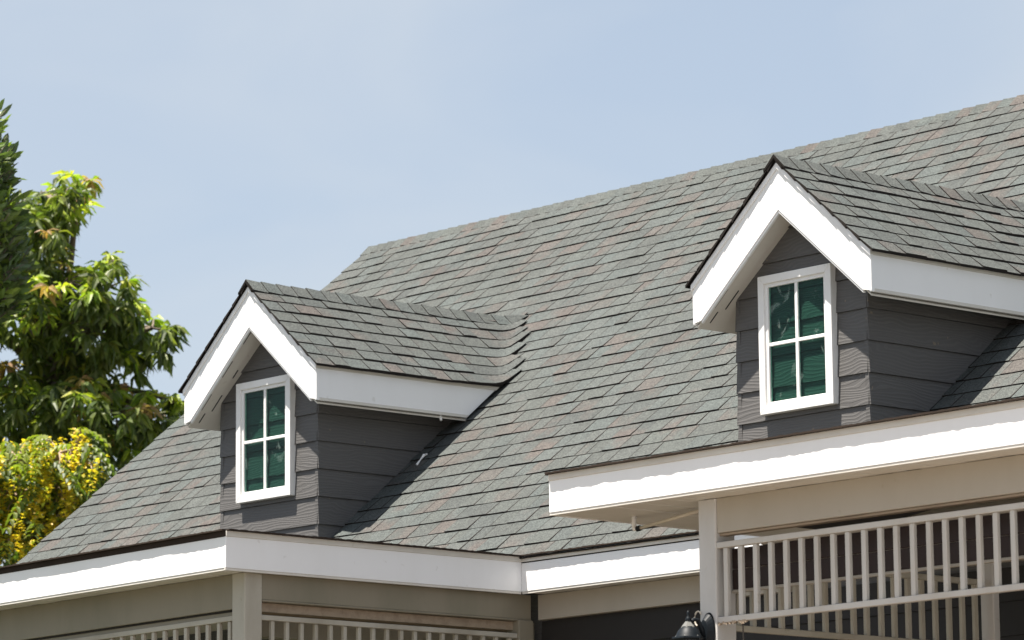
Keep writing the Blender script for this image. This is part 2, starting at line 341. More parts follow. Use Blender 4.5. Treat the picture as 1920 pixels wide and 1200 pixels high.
# ------------------------------------------------------------------ dormers
TD = .857
def zdorm(x): return Zd-.004-abs(x)*TD
def smax(a, b, e=.16): return (a+b+sqrt((a-b)**2+e*e))/2
for di, (X0, dy, dz) in enumerate(DORM):
    d = empty('dormer', parent=house)
    ya = Yd+dy; yw = yw0+dy
    # inner body: side and front backing walls
    bk = MB()
    def zsof(x): return 2.485+dz-abs(x)*TD
    # front backing pentagon
    fr = [(X0-ww+.02, yw+.012, .3), (X0+ww-.02, yw+.012, .3), (X0+ww-.02, yw+.012, zsof(ww)+.03), (X0, yw+.012, zsof(0)+.03), (X0-ww+.02, yw+.012, zsof(ww)+.03)]
    ba = [(a, b_+2.9, c) for a, b_, c in fr]
    bk.prism(fr, ba); bk.build('wall_core', 'siding', d)
    # front siding boards
    SP = .225; sj = 1.0478+dz
    for k in range(-3, 7):
        zb = sj+SP*k; zt = zb+SP-.002
        poly = [(-ww, zb), (ww, zb), (ww, zt), (-ww, zt)]
        poly = clip(poly, TD, -1, 2.50+dz); poly = clip(poly, -TD, -1, 2.50+dz)
        if len(poly) < 3: continue
        yf = lambda z: yw-.019+(z-zb)/SP*.015
        m = MB(); xj = R.uniform(-.004, .004)
        m.prism([(X0+px+xj, yf(z), z) for px, z in poly], [(X0+px+xj, yw+.01, z) for px, z in poly])
        m.build('siding_board', 'siding', d)
        for sd in (1, -1):                                   # side boards, cut along the roof
            zt2 = zb+SP-.002
            py = [(yw-.012, zb), (yw+2.6, zb), (yw+2.6, zt2), (yw-.012, zt2)]
            py = clip(py, -TP, 1, -(H2-D*TP)-.012) if False else clip(py, -TP, 1, D*TP-H2-.012)
            py = clip(py, 0, -1, zsof(ww)+.02)
            if len(py) < 3: continue
            xf = lambda z: X0+sd*(ww+.019-(z-zb)/SP*.015)
            A = [(xf(z), y, z) for y, z in py]; B_ = [(X0+sd*(ww-.03), y, z) for y, z in py]
            if sd < 0: A.reverse(); B_.reverse()
            m = MB(); m.prism(A, B_); m.build('siding_board', 'siding', d)
    # roof body: underlay sheet and sloped soffit
    ue = MB(); so_ = MB()
    yv = lambda z: ymain(z)
    for sd in (1, -1):
        xe = .878
        top = [(X0, ya-.012, zdorm(0)+dz-.006), (X0+sd*xe, ya-.012, zdorm(xe)+dz-.006), (X0+sd*xe, yv(zdorm(xe)+dz)+.1, zdorm(xe)+dz-.006), (X0, yv(zdorm(0)+dz)+.1, zdorm(0)+dz-.006)]
        bot = [(a, b_, c-.012) for a, b_, c in top]
        if sd < 0: top.reverse(); bot.reverse()
        ue.prism(bot[::-1], top[::-1])
        xs = Wf-.022
        t2 = [(X0, ya+.022, zsof(0)), (X0+sd*xs, ya+.022, zsof(xs)), (X0+sd*xs, yv(zsof(xs))+.03, zsof(xs)), (X0, yv(zsof(0))+.03, zsof(0))]
        b2 = [(a, b_, c+.012) for a, b_, c in t2]
        m = MB(); m.prism(t2, b2); m.build('soffit', 'soffit', d)
    ue.build('roof_deck', 'underlay', d)
    # vent slots in the soffit of the gable overhang
    for (xa, xb, yy) in ((-.135, -.016, 2.985), (-.415, -.28, 2.985), (-.696, -.562, 2.985), (-.413, -.345, 3.093), (-.695, -.559, 3.093), (-.80, -.72, 3.04)):
        if di and xa > -.5: continue
        m = MB(); q = [(X0+xa, yy+dy-.005), (X0+xb, yy+dy-.005), (X0+xb, yy+dy+.005), (X0+xa, yy+dy+.005)]
        m.prism([(a, b_, zsof(a-X0)-.0025) for a, b_ in q], [(a, b_, zsof(a-X0)+.004) for a, b_ in q]); m.build('vent_slot', 'slot', d)
    # rake boards (white) with plumb-cut tips, drip strips above
    for sd in (1, -1):
        o_ = [(0, 2.785), (Wf, 2.785-TD*Wf), (Wf, 1.786), (.79, 1.802), (0, 2.485)]
        a = [(X0+sd*x, ya, z+dz) for x, z in o_]; b_ = [(x, y+.022, z) for x, y, z in a]
        if sd < 0: a.reverse(); b_.reverse()
        m = MB(); m.prism(a, b_); m.build('rake_board', 'white', d, bevel=.002)
        lip = [(0.0, 2.485), (.79, 1.803), (.79, 1.783), (0, 2.465)]
        a = [(X0+sd*x, ya+.007, z+dz) for x, z in lip]; b_ = [(x, y+.02, z) for x, y, z in a]
        if sd < 0: a.reverse(); b_.reverse()
        m = MB(); m.prism(a[::-1], b_[::-1]); m.build('rake_lip', 'white', d)
        st = [(0, 2.828), (Wf+.008, 2.828-TD*(Wf+.008)), (Wf+.008, 2.779-TD*(Wf+.008)), (0, 2.779)]
        a = [(X0+sd*x, ya-.012, z+dz) for x, z in st]; b_ = [(x, y+.03, z) for x, y, z in a]
        if sd < 0: a.reverse(); b_.reverse()
        m = MB(); m.prism(a, b_); m.build('drip_strip', 'white', d, bevel=.002)
        # side eave fascia, far end cut along the main roof
        zt = 2.785-TD*Wf+dz; zb = 1.781+dz
        py = [(ya+.0015, zb), (ya+2.6, zb), (ya+2.6, zt), (ya+.0015, zt)]
        py = clip(py, -TP, 1, D*TP-H2-.045)
        A = [(X0+sd*(Wf+.002), y, z) for y, z in py]; B_ = [(X0+sd*(Wf-.020), y, z) for y, z in py]
        if sd < 0: A.reverse(); B_.reverse()
        m = MB(); m.prism(A, B_); m.build('fascia_board', 'white', d, bevel=.002)
        py = clip([(ya+.03, zb-.001), (ya+2.6, zb-.001), (ya+2.6, zb+.022), (ya+.03, zb+.022)], -TP, 1, D*TP-H2-.05)
        m = MB(); A = [(X0+sd*(Wf+.007), y, z) for y, z in py]; B_ = [(X0+sd*(Wf-.002), y, z) for y, z in py]
        if sd < 0: A.reverse(); B_.reverse()
        m.prism(A, B_); m.build('fascia_lip', 'soffit', d)
        py = clip([(ya-.01, zt), (ya+2.6, zt), (ya+2.6, zt+.030), (ya-.01, zt+.030)], -TP, 1, D*TP-H2-.04)
        m = MB(); A = [(X0+sd*(Wf+.010), y, z) for y, z in py]; B_ = [(X0+sd*(Wf-.015), y, z) for y, z in py]
        if sd < 0: A.reverse(); B_.reverse()
        m.prism(A, B_); m.build('drip_strip', 'soffit', d)
    # shingles
    xe = .918; EX = xe/7.6
    for sd in (1, -1):
        for k in range(8):
            xb = xe-k*EX
            if xb < .06: continue
            xt = max(xb-EX-.03, .0)
            zc = zdorm(xb)+dz; yend = ymain(zc)+(.12 if sd > 0 else .05)+R.uniform(-.05, .06)
            y = ya-.032+R.uniform(-.002, .002)
            while y < yend:
                w = R.uniform(.13, .27); y1 = min(y+w, yend+.05)
                val = y > ymain(zc)-.40
                if val: y1 = yend+.05
                h = (.013+R.choice((-.002, 0, .002, .004, .006)) if y > ya else .013); n = 2 if y1 < ymain(zc)-.35 else 5; js = R.uniform(-.0015, .0015)
                n = 9 if val else 4
                wv = [R.uniform(-.002, .002) for _ in range(n)]
                top = []; but = []
                for i in range(n):
                    q_ = i/(n-1) if val else (0, .5, 1-.008/(y1-y), 1)[i]; yy = y+.001+(y1-y-.002)*q_
                    def sf(x, hh):
                        a_ = zdorm(x)+dz; b_ = zmain(yy)+.023
                        sm = smax(a_, b_, .07) if yy > ymain(a_)-.5 else a_
                        return (X0+sd*x, yy, sm+hh/cos(.7))
                    xx = xb+js+wv[i]
                    hh_ = (h if i < 3 else h-.004) if not val else (h if i < n-3 else h*(n-1-i)/3.+.001)
                    top.append((sf(xx, hh_), sf(xt, .003))); but.append(sf(xx-.002, (-.014 if k else -.003) if not val else (-.012 if k else -.003) if i < n-1 else 0.))
                if sd < 0: top.reverse(); but.reverse()
                # orientation: along +y for the right slope
                add_tab(top, but, tone_pick(), d if sd > 0 else 'left')
                y = y1
    def fd(a, w, h, X0=X0, ya=ya, dz=dz):
        yy = ya-.036+a; x = w*cos(math.atan(TD)); base = Zd+dz-abs(x)*TD
        return (X0+x, yy, smax(base, zmain(yy)+.0, .06) + h+.008 if yy > ymain(Zd)-.2 else base+h+.008)
    caps(fd, 19, d, .157, capt)
    # window: frame, sash, bars, panes
    wl, wr, wt, wb = X0-.3664, X0+.3481, 2.0731+dz, 1.0826+dz; yf = yw-.019-.048; t = .058
    for seg in range(4):
        o4 = [(wl, wb), (wr, wb), (wr, wt), (wl, wt)]; i4 = [(wl+t, wb+t), (wr-t, wb+t), (wr-t, wt-t), (wl+t, wt-t)]
        a0, a1 = o4[seg], o4[(seg+1) % 4]; b1, b0 = i4[(seg+1) % 4], i4[seg]
        q = [a0, a1, b1, b0]
        m = MB(); m.prism([(x, yf, z) for x, z in q], [(x, yw-.003, z) for x, z in q]); m.build('window_frame', 'window_white', d, bevel=.003)
        g0, g1 = .055, .085
        i1 = [(wl+g0, wb+g0), (wr-g0, wb+g0), (wr-g0, wt-g0), (wl+g0, wt-g0)]; i2 = [(wl+g1, wb+g1), (wr-g1, wb+g1), (wr-g1, wt-g1), (wl+g1, wt-g1)]
        q = [i1[seg], i1[(seg+1) % 4], i2[(seg+1) % 4], i2[seg]]
        m = MB(); m.prism([(x, yf+.016, z) for x, z in q], [(x, yw-.02, z) for x, z in q]); m.build('sash', 'window_white', d, bevel=.002)
    gx0, gx1, gz0, gz1 = wl+g1, wr-g1, wb+g1, wt-g1; cx, cz = (gx0+gx1)/2, (gz0+gz1)/2
    box('glazing_bar', 'window_white', d, cx-.014, cx+.014, yf+.02, yw-.026, gz0-.004, gz1+.004)
    for (a, b_) in ((gx0-.004, cx-.0135), (cx+.0135, gx1+.004)): box('glazing_bar', 'window_white', d, a, b_, yf+.022, yw-.026, cz-.013, cz+.013)
    for (a, b_) in ((gx0, cx), (cx, gx1)):
        for (c_, e_) in ((gz0, cz), (cz, gz1)):
            box('window_pane', 'glass', d, a+.001, b_-.001, yw-.036, yw-.032, c_+.001, e_-.001, bevel=0)
# ------------------------------------------------------------------ porches and eaves (parts of the house)
def eave(part, p, q, nx, ny, z0, zf, zs, tilt=lambda x: 0., dm='soffit', ends=(0, 0), jag=True):
    """straight eave from p to q; (nx, ny) points outwards."""
    p = Vector((*p, 0)); q = Vector((*q, 0)); n = Vector((nx, ny, 0)); u = (q-p).normalized(); Ln = (q-p).length
    def strip(name, m, o0, o1, za, zb, a=0., b=Ln, bev=.002):
        A = []; B_ = []
        for t in (a, b):
            pt = p+u*t; A.append((pt+n*o0, t)); B_.append((pt+n*o1, t))
        f = lambda v, z: (v.x, v.y, z+tilt(v.x))
        fr = [f(A[0][0], za), f(A[1][0], za), f(A[1][0], zb), f(A[0][0], zb)]; bk = [f(B_[0][0], za), f(B_[1][0], za), f(B_[1][0], zb), f(B_[0][0], zb)]
        mb = MB(); mb.prism(fr, bk); return mb.build(name, m, part, bevel=bev)
    strip('fascia_board', 'white', 0, -.02, z0+.018, zf)
    strip('fascia_lip', 'soffit', -.004, -.018, z0, z0+.018)
    strip('drip_strip', dm, .007, -.018, zf, zs-.014)
    # shingle starter course with a worn, wavering edge
    mb = MB(); nseg = int(Ln/.022); w1 = .03; prev = None; off = [.032]
    for i in range(nseg+1):
        off.append(off[-1]*.7+.3*.032+R.uniform(-.0017, .0017))
    up_ = []; 
    for i in range(nseg+1):
        pt = p+u*(Ln*i/nseg); o_ = off[i]+.004; t_ = .010+R.uniform(-.002, .003)
        c = tilt(pt.x); up_.append(((pt+n*o_), (pt-n*.12), zs-.014+c, zs-.014+t_+c))
    for i in range(nseg):
        a, b_ = up_[i], up_[i+1]
        vs = [(a[0].x, a[0].y, a[2]), (b_[0].x, b_[0].y, b_[2]), (b_[0].x, b_[0].y, b_[3]), (a[0].x, a[0].y, a[3]), (a[1].x, a[1].y, a[2]), (b_[1].x, b_[1].y, b_[2]), (b_[1].x, b_[1].y, b_[3]), (a[1].x, a[1].y, a[3])]
        mb.faces(vs, [(0, 1, 2, 3), (3, 2, 6, 7), (4, 5, 1, 0)], [0, 1, 0])
    for e in (0, -1):
        a = up_[e]; mb.faces([(a[0].x, a[0].y, a[2]), (a[0].x, a[0].y, a[3]), (a[1].x, a[1].y, a[3]), (a[1].x, a[1].y, a[2])], [(0, 1, 2, 3)], 0)
    mb.build('starter_course', ['starter', 'underlay'], part)
def planks(part, axis, a0, a1, b0, b1, z, w=.11, m='soffit', tilt=lambda x: 0.):
    """soffit planks side by side along axis, each spanning b0..b1 across."""
    n = max(1, int(abs(a1-a0)/w)); 
    for i in range(n):
        p0 = a0+(a1-a0)*i/n+.004; p1 = a0+(a1-a0)*(i+1)/n-.004; c = tilt(p0); zz = z+R.uniform(-.002, .002)+c
        if axis == 'x': box('soffit_plank', m, part, min(p0, p1), max(p0, p1), b0, b1, zz, zz+.012, bevel=.0015)
        else: box('soffit_plank', m, part, b0, b1, min(p0, p1), max(p0, p1), zz, zz+.012, bevel=.0015)
def post(part, x0, x1, y0, y1, z1=.0, m='post'): return box('post', m, part, x0, x1, y0, y1, GZ, z1, bevel=.006)
tl = lambda x: .009*x if x < 0 else 0.
# left porch
pl = empty('porch', parent=house)
eave(pl, (-6.2, 0), (0, 0), 0, -1, -.008, .228, .281, tl, 'starter')
eave(pl, (.002, -.002), (.002, D), 1, 0, -.008, .228, .281)
m = MB(); m.prism([(-6.2, .01, .245-.05), (-.01, .01, .245), (-.01, D+.1, .255), (-6.2, D+.1, .255-.05)], [(-6.2, .01, .270-.05), (-.01, .01, .270), (-.01, D+.1, .279), (-6.2, D+.1, .279-.05)]); m.build('porch_roof', 'underlay', pl)
planks(pl, 'x', -6.18, -.02, .02, .30, .002, .12, 'soffit', tl)
box('soffit', 'soffit', pl, -6.2, -.02, .30, D+.1, .02, .03, bevel=0)
# beams: outer faces
def sbeam(part, x0, x1, y0, y1, za, zb, m='cream', tilt=tl, name='beam'):
    mb = MB(); A = [(x0, y0, za+tilt(x0)), (x1, y0, za+tilt(x1)), (x1, y0, zb+tilt(x1)), (x0, y0, zb+tilt(x0))]; mb.prism(A, [(x, y1, z) for x, y, z in A]); return mb.build(name, m, part, bevel=.003)
PXr, PYf = -.065, .215
post(pl, PXr-.145, PXr, PYf, PYf+.155, .0, 'shaded_rail')
sbeam(pl, -6.0, PXr-.147, PYf+.012, PYf+.10, -.245, .0, 'shaded_mildew')
sbeam(pl, -6.0, PXr-.15, PYf+.03, PYf+.085, -.258, -.246, 'dark')  # near-black strip standing in for the shaded gap below the beam
mb = MB(); A = [(-6.0, -.37), (PXr-.15, -.287), (PXr-.15, -.262), (-2.2, -.268), (-6.0, -.296)]
mb.prism([(x, PYf+.045, z) for x, z in A], [(x, PYf+.075, z) for x, z in A]); mb.build('inner_board', 'shaded_mildew', pl)
box('beam', 'shaded_mildew', pl, PXr-.11, PXr-.012, PYf+.16, D+.16, -.182, .0)
box('beam_lip', 'shaded_mildew', pl, PXr-.11, PXr-.006, PYf+.16, D+.16, -.196, -.183)
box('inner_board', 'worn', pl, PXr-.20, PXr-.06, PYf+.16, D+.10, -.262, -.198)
box('inner_board', 'shaded_mildew', pl, PXr-.32, PXr-.21, PYf+.16, D+.08, -.42, -.20)
post(pl, PXr-.13, PXr+.01, D+.02, D+.165, -.19, 'shaded_mildew')
# middle eave
pm = empty('eave', parent=house)
eave(pm, (0, D), (XR, D), 0, -1, -.008, .228, .283)
planks(pm, 'x', .005, 4.2, D+.02, D+.22, .002, .12)
box('soffit', 'soffit', pm, 4.2, XR, D+.02, D+.22, .002, .02, bevel=0)
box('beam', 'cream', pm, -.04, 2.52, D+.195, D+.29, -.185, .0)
# right porch
XC, YC = 3.583, -.229
PL, PR2, PF = 4.647, 4.793, .02
pr = empty('porch', parent=house)
eave(pr, (XC, YC), (XR-2, YC), 0, -1, .0, .218, .271)
eave(pr, (XC-.002, D-.01), (XC-.002, YC+.003), -1, 0, .0, .218, .271)
box('porch_roof', 'underlay', pr, XC+.01, XR-2, YC+.01, D+.1, .238, .262, bevel=0)
box('soffit', 'soffit', pr, XC+.02, XC+.52, YC+.02, D-.02, .006, .02)
planks(pr, 'x', XC+.525, PL+.06, YC+.02, .625, .008, .115)
planks(pr, 'x', PL+.07, 8.2, YC+.02, PF+.03, .008, .115)
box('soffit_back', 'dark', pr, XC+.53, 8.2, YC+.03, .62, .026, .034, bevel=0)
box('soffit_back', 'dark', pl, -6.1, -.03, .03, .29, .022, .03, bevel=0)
box('porch_ceiling', 'dark', pr, PL+.15, 10, PF+.112, .628, .0, .01, bevel=0)  # both ceiling panels near-black: the porch's interior shade is put into their colour
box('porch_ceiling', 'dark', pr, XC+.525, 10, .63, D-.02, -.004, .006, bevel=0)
post(pr, PL, PR2, PF, PF+.165, .006)
post(pr, 8.0, 8.15, PF, PF+.165, .006)
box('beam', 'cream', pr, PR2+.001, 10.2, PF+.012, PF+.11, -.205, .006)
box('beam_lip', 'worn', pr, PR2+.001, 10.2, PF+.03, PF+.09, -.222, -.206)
mb = MB(); A = [(4.9, -.300), (8.0, -.290), (8.0, -.13), (6.469, -.167), (6.051, -.222), (5.3, -.268), (4.9, -.272)]
mb.prism([(x, .30, z) for x, z in A], [(x, .33, z) for x, z in A]); mb.build('inner_board', 'cream', pr)
post(pr, 4.72, 4.83, 2.47, 2.53, .0)
# brown boards hanging across the back of the right porch
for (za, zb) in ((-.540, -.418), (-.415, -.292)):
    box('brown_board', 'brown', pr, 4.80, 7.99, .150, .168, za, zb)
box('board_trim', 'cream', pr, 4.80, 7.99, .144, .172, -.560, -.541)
box('board_trim', 'cream', pr, 5.05, 7.99, .146, .172, -.291, -.272)
box('beam', 'cream', pr, 4.6, 8, 2.475, 2.53, -.225, -.13)
# raised porch floor
box('porch_floor', 'dark', house, -6.2, XR-.5, .35, D+.26, -3.45, -3.35)
box('porch_base', 'siding', house, -6.1, XR-.6, .42, D+.26, GZ, -3.46)
# friezes (rails with balusters)
def frieze(part, axis, a0, a1, b, ztop, zbot, step, mm='rail', bw=.034, bd=.028, rt=.036, tilt=lambda x: 0., skip=0., name='rail'):
    def bx(nm, u0, u1, v0, v1, za, zb, c=0.):
        mt = mm
        if axis == 'x': return box(nm, mt, part, u0, u1, v0, v1, za+c, zb+c, bevel=.003)
        return box(nm, mt, part, v0, v1, u0, u1, za+c, zb+c, bevel=.003)
    def rail(za, zb):
        mb = MB()
        if axis == 'x': A = [(a0, b, za+tilt(a0)), (a1, b, za+tilt(a1)), (a1, b, zb+tilt(a1)), (a0, b, zb+tilt(a0))]; B_ = [(x, b+.045, z) for x, y, z in A]
        else: A = [(b, a0, za), (b, a1, za), (b, a1, zb), (b, a0, zb)]; B_ = [(b-.045, y, z) for x, y, z in A]
        mb.prism(A, B_); mb.build('rail', mm, part, bevel=.003)
    rail(ztop-rt, ztop); rail(zbot-rt, zbot)
    a = a0+skip
    while a < a1-.02:
        j = R.uniform(-.004, .004)
        if axis == 'x': bx('baluster', a+j, a+j+bw, b+.010, b+.010+bd, zbot, ztop-rt, tilt(a))
        else: bx('baluster', a+j, a+j+bw, b-.012-bd, b-.012, zbot, ztop-rt)
        a += step
frieze(pr, 'x', PR2+.001, 7.998, PF+.004, -.262, -.712, .1262, skip=.045)
frieze(pr, 'y', PF+.166, 2.46, 4.765, -.328, -.745, .126, 'shaded_rail', skip=.05)
frieze(pl, 'x', -6.0, PXr-.146, PYf+.03, -.287, -.75, .128, 'shaded_rail', tilt=lambda x: .009*x, skip=.06)
frieze(pl, 'y', PYf+.156, D+.02, PXr-.01, -.289, -.75, .1305, 'shaded_rail', bw=.03, bd=.03, skip=.10)
# splintered wood under the end of the lower rail
mb = MB()
for i in range(16):
    x = PR2+R.uniform(.0, .24); w = R.uniform(.01, .035); z = -.748-R.uniform(0, .012)*(1 if x < PR2+.2 else .4)
    mb.faces([(x, PF+.003, z), (x+w, PF+.001, z-R.uniform(.003, .016)), (x+w*.8, PF+.035, z+.004), (x+.004, PF+.03, z+.008), (x+w*.4, PF+.006, z+.022), (x+w*.5, PF+.03, z+.02)], [(0, 1, 4), (1, 2, 5, 4), (0, 4, 5, 3), (0, 3, 2, 1)], 0)
mb.build('splintered_wood', 'worn', pr)
# ------------------------------------------------------------------ house walls
wall = empty('front_wall', parent=house)
core = MB(); core.box(-7.2, XR-.3, D+.27, 2*YR-D-.3, GZ, .2)
core.prism([(-7.2, D+.3, .19), (-7.2, 2*YR-D-.3, .19), (-7.2, YR, ZR-.25)], [(-7.19, D+.3, .19), (-7.19, 2*YR-D-.3, .19), (-7.19, YR, ZR-.25)])
core.build('wall_core', 'siding', house)
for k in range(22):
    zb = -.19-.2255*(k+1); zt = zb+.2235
    for (x0, x1, mt) in ((-7.2, PXr-.10, 'shaded_mildew'), (PXr+.012, XR-.3, 'wall_dark')):
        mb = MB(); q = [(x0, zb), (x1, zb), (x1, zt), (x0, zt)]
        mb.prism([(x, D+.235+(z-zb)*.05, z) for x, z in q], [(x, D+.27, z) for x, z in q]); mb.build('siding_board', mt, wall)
# ------------------------------------------------------------------ wall lantern on the right post
lan = empty('wall_lantern', (4.66, -.12, -.95), label='black carriage lantern with curved arm on the white porch post', cat='lantern')
def at_y(u, v, y):
    d_ = at(u, v, 1.)-CAMP; t_ = (y-CAMP.y)/d_.y; return CAMP+d_*t_
mb = MB(); yp = PF-.002
cpl = at_y(1330, 1184, yp)
pr_ = [(.0, -.050), (.05, -.048), (.066, -.03), (.082, -.012), (.085, 0)]
n0 = 24; ring = []
for r, dyy in pr_:
    ring.append([(cpl.x+r*cos(2*pi*j/n0)*.62, yp+dyy, cpl.z+r*sin(2*pi*j/n0)*1.35) for j in range(n0)])
for a, b_ in zip(ring[:-1], ring[1:]):
    for j in range(n0): mb.faces([a[j], a[(j+1) % n0], b_[(j+1) % n0], b_[j]], [(0, 1, 2, 3)], 0)
mb.build('back_plate', 'lantern', lan, smooth=True)
cl = at_y(1291, 1196, yp-.15); cb_ = Vector((cl.x, cl.y, cl.z))
pa = Vector((cpl.x, yp-.045, cpl.z+.02))
top_ = cb_+Vector((0, 0, .093))
mb = MB(); mb.tube([pa+Vector((0, 0, -.05)), pa+Vector((-.005, -.02, .0)), pa*.72+top_*.28+Vector((0, -.01, .035)), pa*.4+top_*.6+Vector((0, 0, .03)), top_], [.018, .016, .013, .012, .012], 10); mb.build('arm', 'lantern', lan, smooth=True)
mb = MB(); mb.lathe(cb_, [(.0, .165), (.005, .160), (.010, .148), (.006, .136), (.012, .122), (.020, .108), (.013, .098), (.015, .085), (.022, .073)], 16); mb.build('finial', 'lantern', lan, smooth=True)
mb = MB(); mb.lathe(cb_, [(.020, .076), (.040, .066), (.060, .046), (.073, .022), (.082, .004)], 24, lambda j: 0); mb.build('cap', 'lantern', lan, smooth=True)
mb = MB(); mb.lathe(cb_, [(.016, .100), (.040, .070), (.062, .034), (.084, .005), (.080, .003)], 6); mb.build('cap_glass', 'frosted', lan)
mb = MB(); mb.lathe(cb_, [(.078, .008), (.102, .004), (.104, -.006), (.092, -.012), (.080, -.020)], 6); mb.build('brim', 'lantern', lan)
mb = MB(); mb.lathe(cb_, [(.080, -.02), (.050, -.19), (.0, -.20)], 6); mb.build('lamp_glass', 'frosted', lan)
mb = MB()
for j in range(6):
    th = 2*pi*j/6; mb.tube([cb_+Vector((.082*cos(th), .082*sin(th), -.015)), cb_+Vector((.052*cos(th), .052*sin(th), -.19))], .006, 6)
mb.build('cage', 'lantern', lan)
mb = MB(); hp = at_y(1309, 1160, yp-.01); mb.tube([hp+Vector((.03*cos(a/8*pi*1.2+.6), 0, .045*sin(a/8*pi*1.2+.6))) for a in range(9)], .005, 6); mb.build('cable', 'pvc', lan)
# ------------------------------------------------------------------ small things
def thing(o, label, cat): o['label'] = label; o['category'] = cat; return o
dp = empty('drain_pipe', (3.75, .25, 0), label='thin cream drain pipe with a bent elbow under the left end of the porch soffit', cat='pipe')
e0 = at_y(1190, 993, .25); e1 = at_y(1318, 956, .25)
mb = MB(); mb.tube([e0+(e1-e0)*.07, e1], .011, 10); mb.build('pipe', 'pvc', dp, smooth=True)
mb = MB(); mb.tube([Vector((e0.x-.005, .25, .006)), e0+Vector((-.006, 0, .03)), e0+Vector((.0, 0, .004)), e0+(e1-e0)*.04], .016, 10); mb.build('elbow', 'window_white', dp, smooth=True)
mb = MB(); mb.tube([e0+(e1-e0)*.035, e0+(e1-e0)*.085], .0175, 10); mb.build('collar', 'lantern', dp, smooth=True)
cbl = at_y(1393, 1172, .1); mb = MB(); mb.tube([cbl, cbl+Vector((.002, 0, -.1)), cbl+Vector((0, .01, -.35))], .0045, 6)
thing(mb.build('hanging_cord', 'gutter'), 'thin dark cord hanging below the lower porch rail beside the post', 'cord')
# white scrap on the roof beside the left dormer, stub under its eave
mb = MB(); base = P(-2.716, (4.10-D)/cos(PA), .02); bx_, by_, bz_ = base
mb.tube([(bx_-.005, by_-.045, bz_-.045), (bx_+.0, by_-.01, bz_+.0), (bx_-.004, by_+.035, bz_+.045)], [.012, .006, .014], 5)
mb.tube([(bx_-.02, by_+.03, bz_+.035), (bx_+.022, by_+.045, bz_+.05)], .008, 5)
thing(mb.build('plastic_scrap', 'window_white'), 'small white plastic scrap lying on the shaded roof beside the left dormer wall', 'scrap')
mb = MB(); sx_ = DORM[0][0]+.845
mb.tube([(sx_, 4.27, 1.80), (sx_+.002, 4.265, 1.765), (sx_+.012, 4.262, 1.735)], [.010, .012, .011], 8)
thing(mb.build('pipe_stub', 'window_white', smooth=True), 'short white pipe stub poking down under the left dormer eave', 'pipe')
# ------------------------------------------------------------------ shingle tabs: the 300 that show largest become objects
import mathutils.bvhtree as bt
def area(top):
    a = project(top[0][0]); b = project(top[-1][0]); c = project(top[-1][1]); d_ = project(top[0][1])
    p = [a, b, c, d_]; return abs(sum(p[i][0]*p[(i+1) % 4][1]-p[(i+1) % 4][0]*p[i][1] for i in range(4)))/2
bpy.context.view_layer.update(); dg = bpy.context.evaluated_depsgraph_get()
cw = W(CAMP); score = []
for i, (b, c, top, par) in enumerate(TABS):
    a = 0
    if par != 'left':
        u, v, z = project(c)
        if 5 < u < 1915 and 5 < v < 1195:
            wc = W(c); dv = wc-cw; dist = dv.length
            hit, loc, *_ = scene.ray_cast(dg, cw, dv.normalized(), distance=dist-.05)
            if not hit: a = area(top)
    score.append((a, i))
score.sort(reverse=True); pick = {i for a, i in score[:300] if a > 0}
LEFT = MB()
for i, (b, c, top, par) in enumerate(TABS):
    if i in pick: b.build('shingle', ['shingle', 'edge'], par, tones=True)
    else:
        n = len(FIELD.v); FIELD.v += b.v; FIELD.f += [tuple(k+n for k in f) for f in b.f]; FIELD.m += b.m; FIELD.t += b.t
FIELD.build('shingle_field', ['shingle', 'edge'], roof, tones=True, kind='stuff')
# ------------------------------------------------------------------ trees
def leaf(mb, base, d, up, L_, w, tone, fold=.25, curl=.25):
    """one leaf: two folded halves of two segments, six points wide."""
    d = d.normalized(); s_ = d.cross(up)
    if s_.length < 1e-3: s_ = d.orthogonal()
    s_.normalize(); n_ = s_.cross(d)
    mid = base+d*L_*.5+n_*L_*.06; tip = base+d*L_-n_*L_*curl
    vs = [base, base+d*L_*.28+s_*w*.42+n_*w*fold, base+d*L_*.28-s_*w*.42+n_*w*fold, base+d*L_*.30, mid+s_*w*.5-n_*L_*curl*.2+n_*w*fold, mid-s_*w*.5-n_*L_*curl*.2+n_*w*fold, mid-n_*L_*curl*.2, base+d*L_*.8+s_*w*.3-n_*L_*curl*.55, base+d*L_*.8-s_*w*.3-n_*L_*curl*.55, tip]
    mb.faces(vs, [(0, 3, 1), (0, 2, 3), (1, 3, 6, 4), (3, 2, 5, 6), (4, 6, 9, 7), (6, 5, 8, 9)], 0, tone)
def vary(c, a=.2):
    k = 1+R.uniform(-a, a); return (c[0]*k*(1+R.uniform(-.1, .1)), c[1]*k, c[2]*k*(1+R.uniform(-.15, .15)))
GREEN = [(.09, .12, .028), (.115, .15, .032), (.065, .09, .024), (.15, .175, .04)]
LIME = [(.30, .36, .035), (.36, .38, .045), (.22, .30, .035)]
RUST = [(.30, .19, .07), (.30, .18, .09), (.33, .26, .06)]
def rosette(mb, c, n, Lf, wf, cols, droop=.8, spread=1.):
    for i in range(n):
        th = 2*pi*(i*.382+R.random()*.1); el = R.uniform(-1.5*droop, .35)
        d = Vector((cos(th)*spread, sin(th)*spread, el)).normalized()
        L_ = Lf*R.uniform(.7, 1.15); leaf(mb, c+d*.01, d, Vector((R.uniform(-1, 1), R.uniform(-1, 1), 1)), L_, wf*R.uniform(.8, 1.15), vary(R.choice(cols)), .22, R.uniform(.15, .5))
